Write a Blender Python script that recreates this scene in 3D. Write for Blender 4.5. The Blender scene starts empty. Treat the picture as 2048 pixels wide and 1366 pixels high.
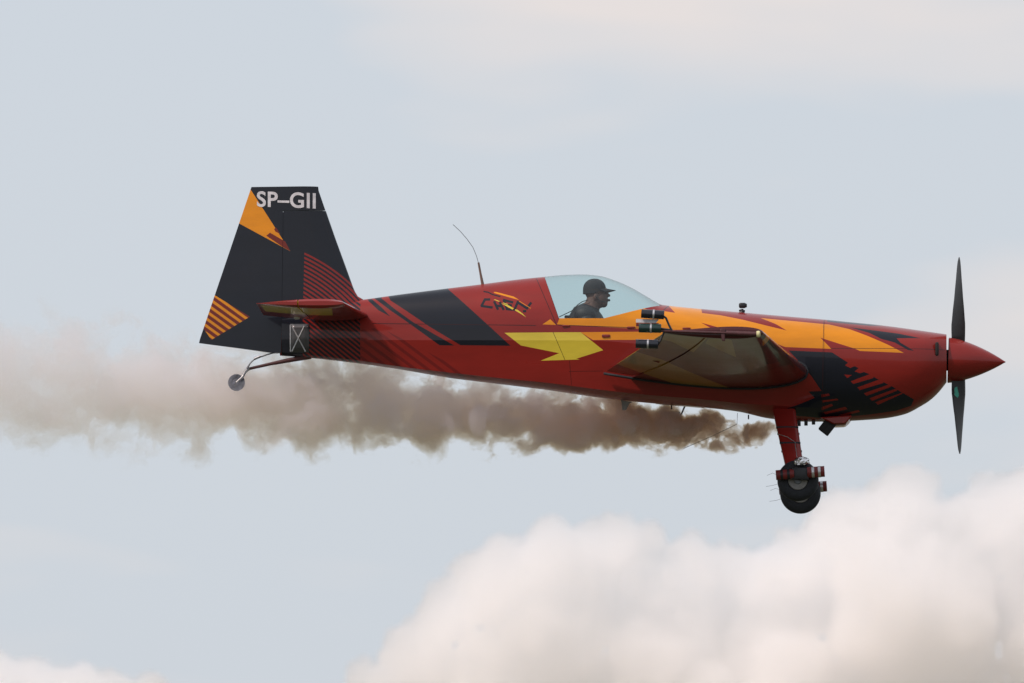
import bpy, bmesh, math, random
import numpy as np
from mathutils import Vector, Matrix
from mathutils.bvhtree import BVHTree
from mathutils.geometry import tessellate_polygon
R = math.radians
random.seed(4)
sc = bpy.context.scene
col = sc.collection

# ------------------------------------------------------------------ camera
F_MM, DIST, ELEV, YAW = 400.0, 97.2, R(4.8), R(2.2)
EYE = Vector((0, 0, 1.7))
fwd = Vector((0, math.cos(ELEV), math.sin(ELEV)))
right = Vector((1, 0, 0)); up = right.cross(fwd)
cam_d = bpy.data.cameras.new('camera'); cam = bpy.data.objects.new('camera', cam_d); col.objects.link(cam)
cam_d.lens = F_MM; cam_d.sensor_width = 36; cam_d.clip_start = 1; cam_d.clip_end = 60000
cam.location = EYE
cam.rotation_euler = (math.pi/2 + ELEV, 0, 0)
cam_d.dof.use_dof = True; cam_d.dof.focus_distance = DIST - 0.3; cam_d.dof.aperture_fstop = 5.6
sc.camera = cam
ORG = EYE + fwd*DIST                                   # where the airplane is
ROOT_M = Matrix.Translation(ORG) @ Matrix.Rotation(-YAW, 4, 'Z')
ROOT_I = ROOT_M.inverted()

# ------------------------------------------------------------------ sky and sun
SUN_EL, SUN_AZ = R(47), R(236)      # azimuth clockwise from +Y: to the left, a little behind the camera
world = bpy.data.worlds.new('World'); sc.world = world; world.use_nodes = True
nt = world.node_tree; nt.nodes.clear()
def wn(t, **k):
    n = nt.nodes.new(t)
    for a, v in k.items(): setattr(n, a, v)
    return n
sky = wn('ShaderNodeTexSky', sky_type='NISHITA'); sky.sun_disc = False
sky.sun_elevation = SUN_EL; sky.sun_rotation = SUN_AZ; sky.air_density = 1.2; sky.dust_density = 3.0
bg1 = wn('ShaderNodeBackground'); bg1.inputs[1].default_value = 0.1
nt.links.new(sky.outputs[0], bg1.inputs[0])
tc = wn('ShaderNodeTexCoord')
mp = wn('ShaderNodeMapping'); mp.inputs['Scale'].default_value = (9, 9, 34); mp.inputs['Location'].default_value = (12.4, 6.8, 0.0)
nt.links.new(tc.outputs['Generated'], mp.inputs[0])
nz = wn('ShaderNodeTexNoise'); nz.inputs['Scale'].default_value = 1.0; nz.inputs['Detail'].default_value = 4; nz.inputs['Roughness'].default_value = 0.5
nt.links.new(mp.outputs[0], nz.inputs['Vector'])
rp = wn('ShaderNodeValToRGB')
rp.color_ramp.elements[0].position = 0.53; rp.color_ramp.elements[0].color = (0.67, 0.72, 0.79, 1)
rp.color_ramp.elements[1].position = 0.68; rp.color_ramp.elements[1].color = (0.87, 0.80, 0.785, 1)
nt.links.new(nz.outputs[0], rp.inputs[0])
bg2 = wn('ShaderNodeBackground'); bg2.inputs[1].default_value = 1.0
nt.links.new(rp.outputs[0], bg2.inputs[0])
mx = wn('ShaderNodeMixShader'); mx.inputs[0].default_value = 0.86      # thin high cloud veils most of the blue
nt.links.new(bg1.outputs[0], mx.inputs[1]); nt.links.new(bg2.outputs[0], mx.inputs[2])
wo = wn('ShaderNodeOutputWorld'); nt.links.new(mx.outputs[0], wo.inputs[0])

sun_d = bpy.data.lights.new('sun', 'SUN'); sun = bpy.data.objects.new('sun', sun_d); col.objects.link(sun)
sun_d.energy = 2.6; sun_d.angle = R(5); sun_d.color = (1.0, 0.80, 0.72)
sdir = Vector((math.sin(SUN_AZ)*math.cos(SUN_EL), math.cos(SUN_AZ)*math.cos(SUN_EL), math.sin(SUN_EL)))
sun.rotation_euler = sdir.to_track_quat('Z', 'Y').to_euler(); sun.location = (0, -50, 80)

vs = sc.view_settings
vs.view_transform = 'Standard'; vs.look = 'None'; vs.exposure = 0.0; vs.gamma = 1.0; vs.use_curve_mapping = False
sc.cycles.use_denoising = True
sc.cycles.max_bounces = 40; sc.cycles.transparent_max_bounces = 16; sc.cycles.volume_bounces = 36
sc.cycles.diffuse_bounces = 4

# ------------------------------------------------------------------ helpers
PX = 36.0/2048/F_MM
def at(px, py, Y):
    """point of the airplane's frame (X forward, Y to its far side, Z up) that the photo shows at px,py on the plane Y"""
    d = fwd + right*((px-1024)*PX) + up*((683-py)*PX)
    o = ROOT_I @ EYE; d = ROOT_I.to_3x3() @ d
    t = (Y - o.y)/d.y
    return o + d*t
def X_(px, Y=0.0): return at(px, 683, Y).x
M_PX = 8.75/2048                                       # metres per photo pixel at the airplane

def tag(o, label=None, cat=None, group=None, kind=None):
    if label: o['label'] = label
    if cat: o['category'] = cat
    if group: o['group'] = group
    if kind: o['kind'] = kind
    return o
def link(name, me, mat=None, parent=None, smooth=True):
    o = bpy.data.objects.new(name, me); col.objects.link(o)
    if mat is not None:
        me.materials.clear(); me.materials.append(mat)
    if smooth:
        me.polygons.foreach_set('use_smooth', [True]*len(me.polygons))
    o.parent = parent
    return o
def mesh(verts, faces, name='mesh'):
    me = bpy.data.meshes.new(name); me.from_pydata([tuple(v) for v in verts], [], faces); me.update(); return me
def from_bm(bm, name='mesh', sharp=None):
    bmesh.ops.recalc_face_normals(bm, faces=bm.faces[:])
    me = bpy.data.meshes.new(name); bm.to_mesh(me); bm.free()
    if sharp is not None:
        me.polygons.foreach_set('use_smooth', [True]*len(me.polygons)); me.set_sharp_from_angle(angle=R(sharp))
    return me
def rings(bm, rs, close=True, cap0=True, cap1=True):
    vr = [[bm.verts.new(p) for p in r] for r in rs]; n = len(rs[0])
    for a, b in zip(vr[:-1], vr[1:]):
        for i in range(n if close else n-1):
            j = (i+1) % n
            try: bm.faces.new((a[i], a[j], b[j], b[i]))
            except ValueError: pass
    if cap0: bm.faces.new(vr[0])
    if cap1: bm.faces.new(vr[-1][::-1])
    return vr
def basis(d):
    d = d.normalized(); h = Vector((0, 0, 1)) if abs(d.z) < 0.9 else Vector((1, 0, 0))
    a = d.cross(h).normalized(); return d, a, d.cross(a)
def add_tube(bm, pts, rad, n=10, flat=1.0):
    pts = [Vector(p) for p in pts]; rs = []
    rad = rad if isinstance(rad, (list, tuple)) else [rad]*len(pts)
    a0 = None
    for i, p in enumerate(pts):
        d = (pts[min(i+1, len(pts)-1)] - pts[max(i-1, 0)]).normalized()
        if a0 is None: _, a0, _ = basis(d)
        a = (a0 - d*a0.dot(d)).normalized(); b = d.cross(a); a0 = a
        rs.append([p + (a*math.cos(t)*flat + b*math.sin(t))*rad[i] for t in (2*math.pi*k/n for k in range(n))])
    rings(bm, rs)
def add_lathe(bm, c, axis, prof, n=32):
    """prof: (distance along axis, radius)"""
    d, a, b = basis(Vector(axis)); c = Vector(c)
    rings(bm, [[c + d*h + (a*math.cos(t) + b*math.sin(t))*max(r, 1e-4) for t in (2*math.pi*k/n for k in range(n))] for h, r in prof])
def add_box(bm, c, s, rot=None):
    m = Matrix.Translation(Vector(c)) @ (rot.to_4x4() if rot is not None else Matrix.Identity(4)) @ Matrix.Diagonal((*s, 1))
    bmesh.ops.create_cube(bm, size=1, matrix=m)
def bevel(bm, w, seg=2):
    bmesh.ops.bevel(bm, geom=bm.edges[:], offset=w, segments=seg, affect='EDGES', profile=0.5)
def tube_obj(name, pts, rad, mat, parent, n=10, flat=1.0):
    bm = bmesh.new(); add_tube(bm, pts, rad, n, flat); return link(name, from_bm(bm, sharp=50), mat, parent)
def lathe_obj(name, c, axis, prof, mat, parent, n=32):
    bm = bmesh.new(); add_lathe(bm, c, axis, prof, n); return link(name, from_bm(bm, sharp=35), mat, parent)
def box_obj(name, c, s, mat, parent, rot=None, bev=0.004):
    bm = bmesh.new(); add_box(bm, c, s, rot)
    if bev: bevel(bm, bev)
    return link(name, from_bm(bm, sharp=40), mat, parent)
def prism_obj(name, pxpts, Y0, Y1, mat, parent, bev=0.003):
    """outline in photo pixels, real thickness between Y0 and Y1"""
    bm = bmesh.new(); ym = (Y0+Y1)/2
    P = [at(x, y, ym) for x, y in pxpts]
    a = [bm.verts.new((p.x, Y0, p.z)) for p in P]; b = [bm.verts.new((p.x, Y1, p.z)) for p in P]
    bm.faces.new(a); bm.faces.new(b[::-1])
    for i in range(len(P)): bm.faces.new((a[i], b[i], b[(i+1) % len(P)], a[(i+1) % len(P)]))
    if bev: bevel(bm, bev, 1)
    return link(name, from_bm(bm, sharp=40), mat, parent)
def pchip(xs, ys):
    xs = np.array(xs, float); ys = np.array(ys, float); h = np.diff(xs); d = np.diff(ys)/h
    m = np.zeros_like(ys); m[0] = d[0]; m[-1] = d[-1]
    for i in range(1, len(xs)-1):
        if d[i-1]*d[i] > 0:
            w1 = 2*h[i]+h[i-1]; w2 = h[i]+2*h[i-1]; m[i] = (w1+w2)/(w1/d[i-1]+w2/d[i])
    def f(x):
        i = int(np.clip(np.searchsorted(xs, x)-1, 0, len(xs)-2)); t = (x-xs[i])/h[i]; t = min(max(t, 0), 1)
        return float((2*t**3-3*t*t+1)*ys[i]+(t**3-2*t*t+t)*h[i]*m[i]+(-2*t**3+3*t*t)*ys[i+1]+(t**3-t*t)*h[i]*m[i+1])
    return f

# ------------------------------------------------------------------ materials
RED, NAVY, ORANGE, YELLOW = (0.25, 0.018, 0.014), (0.009, 0.011, 0.019), (0.74, 0.27, 0.006), (0.68, 0.54, 0.055)
DKRED = (0.10, 0.008, 0.01)
def newmat(name):
    m = bpy.data.materials.new(name); m.use_nodes = True
    return m, m.node_tree, m.node_tree.nodes['Principled BSDF']
def simple(name, colr, rough=0.5, metal=0.0, coat=0.0, var=0.15, scale=30, bump=0.0):
    m, t, b = newmat(name)
    c = t.nodes.new('ShaderNodeTexCoord'); n = t.nodes.new('ShaderNodeTexNoise'); n.inputs['Scale'].default_value = scale; n.inputs['Detail'].default_value = 5
    t.links.new(c.outputs['Object'], n.inputs['Vector'])
    mr = t.nodes.new('ShaderNodeMapRange'); mr.inputs['To Min'].default_value = 1-var; mr.inputs['To Max'].default_value = 1+var
    mr.inputs['From Min'].default_value = 0.3; mr.inputs['From Max'].default_value = 0.7
    t.links.new(n.outputs[0], mr.inputs[0])
    v = t.nodes.new('ShaderNodeVectorMath'); v.operation = 'SCALE'; v.inputs[0].default_value = colr[:3]
    t.links.new(mr.outputs[0], v.inputs['Scale']); t.links.new(v.outputs[0], b.inputs['Base Color'])
    b.inputs['Roughness'].default_value = rough; b.inputs['Metallic'].default_value = metal; b.inputs['Coat Weight'].default_value = coat
    if bump:
        bp = t.nodes.new('ShaderNodeBump'); bp.inputs['Strength'].default_value = bump; bp.inputs['Distance'].default_value = 0.004
        t.links.new(n.outputs[0], bp.inputs['Height']); t.links.new(bp.outputs[0], b.inputs['Normal'])
    return m
def convex_parts(poly):
    tris = [list(t) for t in tessellate_polygon([[Vector((x, z, 0)) for x, z in poly]])]
    def area(ix): return sum(poly[ix[i]][0]*poly[ix[(i+1) % len(ix)]][1]-poly[ix[(i+1) % len(ix)]][0]*poly[ix[i]][1] for i in range(len(ix)))
    parts = [t if area(t) > 0 else t[::-1] for t in tris if abs(area(t)) > 1e-9]
    def convex(ix):
        n = len(ix)
        for i in range(n):
            a, b, c = (poly[ix[(i+k) % n]] for k in range(3))
            if (b[0]-a[0])*(c[1]-b[1])-(b[1]-a[1])*(c[0]-b[0]) < -1e-7: return False
        return True
    done = False
    while not done:
        done = True
        for i in range(len(parts)):
            for j in range(i+1, len(parts)):
                A, B = parts[i], parts[j]
                for k in range(len(A)):
                    u, v = A[k], A[(k+1) % len(A)]
                    if u in B and v in B and B[(B.index(v)+1) % len(B)] == u:
                        q = B.index(u); new = A[:k+1] + [B[(q+1+s) % len(B)] for s in range(len(B)-2)] + A[k+1:]
                        if len(set(new)) == len(new) and convex(new):
                            parts[i] = new; parts.pop(j); done = False; break
                if not done: break
            if not done: break
    return [[poly[i] for i in p] for p in parts]
def paint(name, base, layers, plan=False, rough=0.22, coat=0.4, dirt=0.2):
    """glossy aircraft paint; layers: dict(poly=[(u,w)], color, stripe=None) in metres of the airplane's own side view (plan=True: plan view)"""
    m, t, b = newmat(name)
    N, L = t.nodes, t.links
    c = N.new('ShaderNodeTexCoord'); sp = N.new('ShaderNodeSeparateXYZ'); L.new(c.outputs['Object'], sp.inputs[0])
    cb = N.new('ShaderNodeCombineXYZ'); L.new(sp.outputs['X'], cb.inputs[0]); cb.inputs[1].default_value = 1; L.new(sp.outputs['Y' if plan else 'Z'], cb.inputs[2])
    P = cb.outputs[0]
    def math2(op, a, v):
        n = N.new('ShaderNodeMath'); n.operation = op; L.new(a, n.inputs[0])
        if isinstance(v, (int, float)): n.inputs[1].default_value = v
        else: L.new(v, n.inputs[1])
        return n.outputs[0]
    cur = None
    for ly in layers:
        tot = None
        for cp in convex_parts(ly['poly']):
            mn = None
            for i in range(len(cp)):
                (x0, z0), (x1, z1) = cp[i], cp[(i+1) % len(cp)]
                l = math.hypot(x1-x0, z1-z0)
                if l < 1e-6: continue
                nx, nzz = -(z1-z0)/l, (x1-x0)/l
                d = N.new('ShaderNodeVectorMath'); d.operation = 'DOT_PRODUCT'; L.new(P, d.inputs[0])
                d.inputs[1].default_value = (nx, -(nx*x0+nzz*z0)+1e-4, nzz)
                mn = d.outputs['Value'] if mn is None else math2('MINIMUM', mn, d.outputs['Value'])
            tot = mn if tot is None else math2('MAXIMUM', tot, mn)
        mask = math2('GREATER_THAN', tot, 0.0)
        st = ly.get('stripe')
        if st:
            kind, q, per, duty = st
            d = N.new('ShaderNodeVectorMath'); d.operation = 'DOT_PRODUCT' if kind == 'lin' else 'DISTANCE'; L.new(P, d.inputs[0])
            d.inputs[1].default_value = (q[0], 0, q[1]) if kind == 'lin' else (q[0], 1, q[1])
            f = N.new('ShaderNodeMath'); f.operation = 'FRACT'; L.new(math2('DIVIDE', d.outputs['Value'], per), f.inputs[0])
            mask = math2('MULTIPLY', mask, math2('LESS_THAN', f.outputs[0], duty))
        if ly.get('soft'): mask = math2('MULTIPLY', mask, ly['soft'])
        mixn = N.new('ShaderNodeMix'); mixn.data_type = 'RGBA'; L.new(mask, mixn.inputs[0])
        if cur is None: mixn.inputs[6].default_value = (*base, 1)
        else: L.new(cur, mixn.inputs[6])
        mixn.inputs[7].default_value = (*ly['color'], 1)
        cur = mixn.outputs[2]
    n = N.new('ShaderNodeTexNoise'); n.inputs['Scale'].default_value = 2.2; n.inputs['Detail'].default_value = 8; n.inputs['Roughness'].default_value = 0.65
    mpn = N.new('ShaderNodeMapping'); mpn.inputs['Scale'].default_value = (0.5, 1, 2.0); L.new(c.outputs['Object'], mpn.inputs[0]); L.new(mpn.outputs[0], n.inputs['Vector'])
    mr = N.new('ShaderNodeMapRange'); mr.inputs['From Min'].default_value = 0.35; mr.inputs['From Max'].default_value = 0.7
    mr.inputs['To Min'].default_value = 1+dirt*0.3; mr.inputs['To Max'].default_value = 1-dirt; L.new(n.outputs[0], mr.inputs[0])
    v = N.new('ShaderNodeVectorMath'); v.operation = 'SCALE'; L.new(mr.outputs[0], v.inputs['Scale'])
    if cur is None: v.inputs[0].default_value = base
    else: L.new(cur, v.inputs[0])
    L.new(v.outputs[0], b.inputs['Base Color'])
    mr2 = N.new('ShaderNodeMapRange'); mr2.inputs['To Min'].default_value = rough; mr2.inputs['To Max'].default_value = rough+0.16; L.new(n.outputs[0], mr2.inputs[0])
    L.new(mr2.outputs[0], b.inputs['Roughness'])
    b.inputs['Coat Weight'].default_value = coat; b.inputs['Coat Roughness'].default_value = 0.03; b.inputs['Specular IOR Level'].default_value = 0.2
    return m
M = {}
M['red'] = paint('red_paint', RED, []); M['navy'] = paint('navy_paint', NAVY, [])
M['white'] = simple('white_paint', (0.62, 0.62, 0.66), 0.4)
M['black'] = simple('black_plastic', (0.012, 0.013, 0.017), 0.4)
M['tube'] = simple('black_tube', (0.012, 0.014, 0.024), 0.25, coat=0.3)
M['greentube'] = simple('green_tube', (0.010, 0.035, 0.03), 0.25, coat=0.3)
M['rubber'] = simple('rubber', (0.014, 0.016, 0.022), 0.75, var=0.3, scale=60, bump=0.2)
M['steel'] = simple('steel', (0.35, 0.36, 0.38), 0.38, 0.9, var=0.25)
M['dull'] = simple('dull_metal', (0.16, 0.17, 0.19), 0.5, 0.6)
M['foil'] = simple('foil', (0.8, 0.8, 0.82), 0.25, 1.0, var=0.3, scale=60, bump=1.0)
M['redtube'] = simple('red_card', (0.17, 0.014, 0.014), 0.45)
M['dkred'] = simple('dull_red_spring', (0.075, 0.022, 0.025), 0.5)
M['silver'] = simple('silver_band', (0.6, 0.6, 0.62), 0.35, 0.7)
M['brown'] = simple('brown_mast', (0.16, 0.10, 0.08), 0.5)
M['prop'] = simple('prop_composite', (0.009, 0.009, 0.010), 0.35, coat=0.0, var=0.2)
M['prop'].node_tree.nodes['Principled BSDF'].inputs['Specular IOR Level'].default_value = 0.3
M['dark'] = simple('dark_interior', (0.012, 0.012, 0.012), 0.8)
M['lens'] = simple('lamp_lens', (0.7, 0.66, 0.35), 0.15)
M['teal'] = simple('teal_decal', (0.03, 0.3, 0.22), 0.4)
M['panel'] = simple('grey_panel', (0.05, 0.05, 0.055), 0.35, coat=0.4)
M['tan'] = simple('tan_strip', (0.22, 0.21, 0.2), 0.5)

# ------------------------------------------------------------------ ground (below the frame, lights the belly)
m, t, b = newmat('grass_field')
c = t.nodes.new('ShaderNodeTexCoord'); n = t.nodes.new('ShaderNodeTexNoise'); n.inputs['Scale'].default_value = 0.05; n.inputs['Detail'].default_value = 9
r_ = t.nodes.new('ShaderNodeValToRGB'); r_.color_ramp.elements[0].position = 0.3; r_.color_ramp.elements[0].color = (0.032, 0.045, 0.018, 1)
r_.color_ramp.elements[1].position = 0.7; r_.color_ramp.elements[1].color = (0.075, 0.075, 0.035, 1)
t.links.new(c.outputs['Object'], n.inputs['Vector']); t.links.new(n.outputs[0], r_.inputs[0]); t.links.new(r_.outputs[0], b.inputs['Base Color']); b.inputs['Roughness'].default_value = 0.9
bm = bmesh.new(); bmesh.ops.create_circle(bm, cap_ends=True, segments=96, radius=800)
o = tag(link('airfield_grass', from_bm(bm), m, smooth=False), kind='structure'); o.location.z = 0.004
m, t, b = newmat('pale_bounce_fields')  # unseen far ground, made pale to bounce light onto the cloud bases
c = t.nodes.new('ShaderNodeTexCoord'); n = t.nodes.new('ShaderNodeTexVoronoi'); n.inputs['Scale'].default_value = 0.003
r_ = t.nodes.new('ShaderNodeValToRGB'); r_.color_ramp.elements[0].position = 0.1; r_.color_ramp.elements[0].color = (0.20, 0.18, 0.10, 1)
r_.color_ramp.elements[1].position = 0.6; r_.color_ramp.elements[1].color = (0.42, 0.35, 0.24, 1)
t.links.new(c.outputs['Object'], n.inputs['Vector']); t.links.new(n.outputs['Color'], r_.inputs[0]); t.links.new(r_.outputs[0], b.inputs['Base Color']); b.inputs['Roughness'].default_value = 0.9
bm = bmesh.new(); bmesh.ops.create_circle(bm, cap_ends=True, segments=96, radius=40000)
tag(link('ground', from_bm(bm), m, smooth=False), kind='structure')

# ------------------------------------------------------------------ clouds
m = bpy.data.materials.new('cloud_white'); m.use_nodes = True; t = m.node_tree; t.nodes.clear()
vsc = t.nodes.new('ShaderNodeVolumeScatter'); vsc.inputs['Color'].default_value = (1, 1, 1, 1); vsc.inputs['Density'].default_value = 0.11; vsc.inputs['Anisotropy'].default_value = 0.7
out = t.nodes.new('ShaderNodeOutputMaterial'); t.links.new(vsc.outputs[0], out.inputs['Volume'])
M['cloud'] = m
CD = 8000.0; CS = CD/DIST*M_PX
def cpos(px, py, off=0.0):
    d = fwd + right*((px-1024)*PX) + up*((683-py)*PX)
    return EYE + d*((CD+off)/fwd.y)
def make_cloud(name, label, puffs, seed, vox=3.2):
    rnd = random.Random(seed); bm = bmesh.new()
    for px, py, r in puffs:
        rr = r*CS; p = cpos(px, py, rnd.uniform(-0.2, 0.6)*rr)
        bmesh.ops.create_icosphere(bm, subdivisions=3, radius=rr, matrix=Matrix.Translation(p) @ Matrix.Diagonal((1, 1, 0.92, 1)))
        for k in range(11):
            a, e = rnd.uniform(0, 2*math.pi), rnd.uniform(-0.4, 1.3); q = rnd.uniform(0.22, 0.5)*rr
            dd = Vector((math.cos(a)*math.cos(e), -abs(math.sin(a))*math.cos(e), math.sin(e)))
            bmesh.ops.create_icosphere(bm, subdivisions=2, radius=q, matrix=Matrix.Translation(p + dd*rr*0.8))
    o = link(name, from_bm(bm), M['cloud'])
    md = o.modifiers.new('remesh', 'REMESH'); md.mode = 'VOXEL'; md.voxel_size = vox; md.use_smooth_shade = True
    for i, (sz, st) in enumerate(((45, 26), (16, 20), (6, 10))):
        tx = bpy.data.textures.new('billow', 'CLOUDS'); tx.noise_scale = sz; tx.noise_depth = 3; tx.noise_basis = 'ORIGINAL_PERLIN'
        dm = o.modifiers.new('billow', 'DISPLACE'); dm.texture = tx; dm.strength = st; dm.mid_level = 0.5; dm.texture_coords = 'GLOBAL'
    return tag(o, label, 'cloud')
big = [(1000, 1185, 95), (1120, 1150, 100), (1235, 1135, 90), (1310, 1190, 80), (1385, 1145, 72), (1470, 1180, 80), (1580, 1150, 85), (1690, 1075, 95), (1800, 1020, 85), (1890, 1090, 90),
       (1975, 1050, 85), (2080, 1040, 100), (2230, 1080, 140), (905, 1255, 85), (835, 1330, 75), (755, 1400, 70), (1130, 1290, 150), (1350, 1320, 170), (1600, 1290, 170), (1830, 1240, 180), (2080, 1260, 200),
       (980, 1400, 150), (1250, 1450, 180), (1550, 1470, 200), (1850, 1450, 200), (2150, 1450, 220), (2400, 1300, 240), (2450, 1480, 200)]
make_cloud('cumulus_cloud', 'large pale cumulus bank with rounded tops below and behind the airplane nose', big, 1)
make_cloud('cumulus_cloud', 'small low cumulus top standing apart from the large bank, below the tail smoke', [(120, 1440, 120), (-60, 1480, 170), (240, 1470, 110), (-300, 1500, 200)], 2)

# ------------------------------------------------------------------ airplane
plane = bpy.data.objects.new('aerobatic_airplane', None); col.objects.link(plane); plane.matrix_world = ROOT_M
tag(plane, 'red, orange and navy single engine aerobatic airplane flying with smoke on', 'airplane')
# side-view tables in photo pixels
ftop = pchip([560, 640, 720, 800, 870, 960, 1050, 1086, 1130, 1165, 1200, 1230, 1260, 1290, 1310, 1322, 1340, 1400, 1480, 1560, 1650, 1700, 1760, 1800, 1850, 1893],
             [619, 609, 600, 589, 580, 569, 557.5, 554, 550, 549, 552, 561, 574, 591, 603, 609.5, 612, 618, 625, 632, 640, 645, 651, 656, 663, 669])
fbot = pchip([560, 620, 720, 800, 900, 1000, 1100, 1200, 1300, 1400, 1475, 1540, 1600, 1640, 1700, 1764, 1808, 1843, 1860, 1878, 1893],
             [712, 717, 729, 741, 759, 772, 785, 800, 811, 819, 828, 842, 846, 845, 842.5, 838, 829.5, 812, 801, 784, 765])
fwid = pchip([560, 650, 720, 800, 900, 1000, 1088, 1200, 1300, 1450, 1550, 1650, 1720, 1780, 1830, 1860, 1880, 1893],
             [.04, .09, .13, .175, .225, .275, .315, .35, .365, .375, .385, .40, .41, .40, .37, .33, .28, .235])
flon = pchip([560, 740, 1115, 1300, 1450, 1650, 1800, 1893], [648, 650, 651, 659, 675, 700, 712, 718])
fchi = pchip([560, 740, 1180, 1300, 1450, 1650, 1893], [678, 680, 681, 690, 710, 735, 726])
fcre = pchip([560, 720, 800, 900, 1000, 1100, 1200, 1300, 1400, 1500, 1600, 1893], [704, 721, 733, 745, 756, 766, 779, 790, 798, 808, 812, 760])
def section(px):
    w = fwid(px); bl = min(max((px-1500)/190, 0), 1); bl = bl*bl*(3-2*bl)
    zt = at(px, ftop(px), 0).z; zl = at(px, flon(px), -w).z; zc = at(px, fchi(px), -w).z; wk = 0.79*w
    zk = at(px, fcre(px), -wk).z
    zb = at(px, fbot(px), 0.8*w*(1-bl)+0.12*w*bl).z
    zk = max(zk, zb+0.012)
    x = X_(px); e = 2/(2.0+0.25*bl)
    box, rnd = [], []
    for i in range(15):
        a = i/14*math.pi/2; p = (w*abs(math.sin(a))**e, zl+(zt-zl)*abs(math.cos(a))**e); box.append(p); rnd.append(p)
    low = [(w, zl+(zc-zl)*k/3) for k in (1, 2, 3)] + [(w+(wk-w)*k/5, zc+(zk-zc)*k/5) for k in (1, 2, 3, 4, 5)] + [(wk*(1-k/5)**1.0, zb+(zk-zb)*(1-k/5)**2.2) for k in (1, 2, 3, 4, 5)]
    for i, p in enumerate(low):
        a = (i+1)/len(low)*math.pi/2; q = (w*math.cos(a)**0.9, zl+(zb-zl)*math.sin(a)**0.9) if i < len(low)-1 else (0, zb)
        box.append((p[0]*(1-bl)+q[0]*bl, p[1]*(1-bl)+q[1]*bl))
    half = box
    return [Vector((x, -y, z)) for y, z in half] + [Vector((x, y, z)) for y, z in half[-2:0:-1]]
def fus_bm(x0, x1, step=7):
    n = max(int((x1-x0)/step), 2); bm = bmesh.new()
    rings(bm, [section(x0+(x1-x0)*i/n) for i in range(n+1)], cap0=False, cap1=False)
    return bm
bm = fus_bm(560, 1893); BVH = BVHTree.FromBMesh(bm); bm.free()
EYE_L = ROOT_I @ EYE
def on_fus(px, py):
    d = (at(px, py, 0) - EYE_L).normalized(); h = BVH.ray_cast(EYE_L, d)
    return h[0] if h[0] is not None else at(px, py, -0.25)
def S(pts): return [(p.x, p.z) for p in (on_fus(x, y) for x, y in pts)]
def lay(pts, color, stripe=None, soft=None): return dict(px=pts, poly=S(pts), color=color, stripe=stripe, soft=soft)
def zoomed(pts, ox, oy, s): return [(ox+x/s, oy+y/s) for x, y in pts]
def line(x0, y0, x1, y1, w=1.3):
    dx, dy = x1-x0, y1-y0; l = math.hypot(dx, dy); nx, ny = -dy/l*w/2, dx/l*w/2
    return lay([(x0+nx, y0+ny), (x1+nx, y1+ny), (x1-nx, y1-ny), (x0-nx, y0-ny)], (0.03, 0.006, 0.008))
k1 = M_PX
LIV = [
    lay([(560, 600), (603, 600), (603, 720), (560, 720)], NAVY),
    lay([(603, 600), (719, 600), (719, 735), (603, 735)], NAVY, ('lin', (math.sin(R(39)), math.cos(R(39))), 7.6*k1, 0.55)),
    lay([(719, 660), (760, 655), (960, 760), (719, 735)], DKRED, ('lin', (math.sin(R(37)), math.cos(R(37))), 15*k1, 0.4), 0.6),
    lay([(773, 585), (896, 565), (896, 578.5), (1021, 691.5), (921, 690.5), (857, 652), (814, 622.5), (781, 601)], NAVY),
    lay([(747, 590), (761, 590), (763, 597), (790, 618.5), (825.5, 644), (908.5, 691), (879, 690.5), (817.5, 646), (780.5, 620.5), (749, 597)], NAVY),
    lay([(733, 594), (741, 594), (763, 614.7), (780.5, 633), (757, 620.5), (737, 602)], NAVY),
    lay([(1009, 665.5), (1161, 664.4), (1206.4, 700.3), (1152.5, 717.4), (1159.4, 719), (1081.6, 721.3), (1118.4, 706.3), (1042, 691)], YELLOW),
    lay([(1085, 648.8), (1100.5, 638.5), (1112, 649.8)], ORANGE),
    lay([(1161, 664.4), (1340, 663), (1325, 679.5), (1186, 680)], ORANGE),
    lay([(1114, 648.5), (1119, 637), (1119, 555), (1320, 590), (1400, 605), (1404, 626), (1442, 630.7), (1486, 639.5), (1530, 650.5), (1573.5, 661), (1551.5, 648), (1521, 636),
         (1647, 648), (1658, 649), (1698, 658), (1733, 671), (1775, 689), (1807.6, 705.8), (1720, 702), (1711, 697.7), (1676, 686.7), (1640.6, 675.3), (1662.6, 697.7), (1570, 694),
         (1553, 687), (1500, 668), (1444.5, 657), (1401.5, 645), (1424, 657.4), (1385, 659.5), (1330, 660), (1277, 657.6), (1156, 651.6)], ORANGE),
    lay([(1284, 615), (1318, 604), (1336, 608), (1350, 625.5), (1320, 621), (1298, 620)], RED),
    lay([(1577, 701), (1663, 704.7), (1666, 706), (1696, 725.4), (1690, 730.7), (1700.6, 736), (1709.4, 732.4), (1717, 736), (1709.4, 743), (1720, 746.5), (1728, 744), (1736.6, 747.4),
         (1753, 757), (1772, 767), (1788, 775), (1800, 783), (1811, 789), (1828, 799), (1822, 812), (1790, 822), (1740, 829), (1700, 833), (1640, 836), (1550, 828), (1560, 822), (1600, 808),
         (1629.6, 795.5), (1616.5, 783), (1643, 782), (1623, 752.6), (1597, 722)], NAVY),
    lay(zoomed([(330, 195), (560, 225), (900, 270), (1150, 322), (1000, 320), (870, 322), (920, 375), (1070, 465), (1000, 455), (850, 370), (700, 330), (560, 260)], 1640, 620, 5.692), NAVY),
    lay([(1652, 630), (1700, 638), (1765, 649), (1740, 651.5), (1690, 647), (1655, 643.5)], NAVY),
    lay(zoomed([(275, 735), (365, 740), (310, 775)], 1640, 620, 5.692), RED),
]
T = [(550, 722), (650, 785), (765, 840), (850, 885), (920, 930), (980, 965)]
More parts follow.
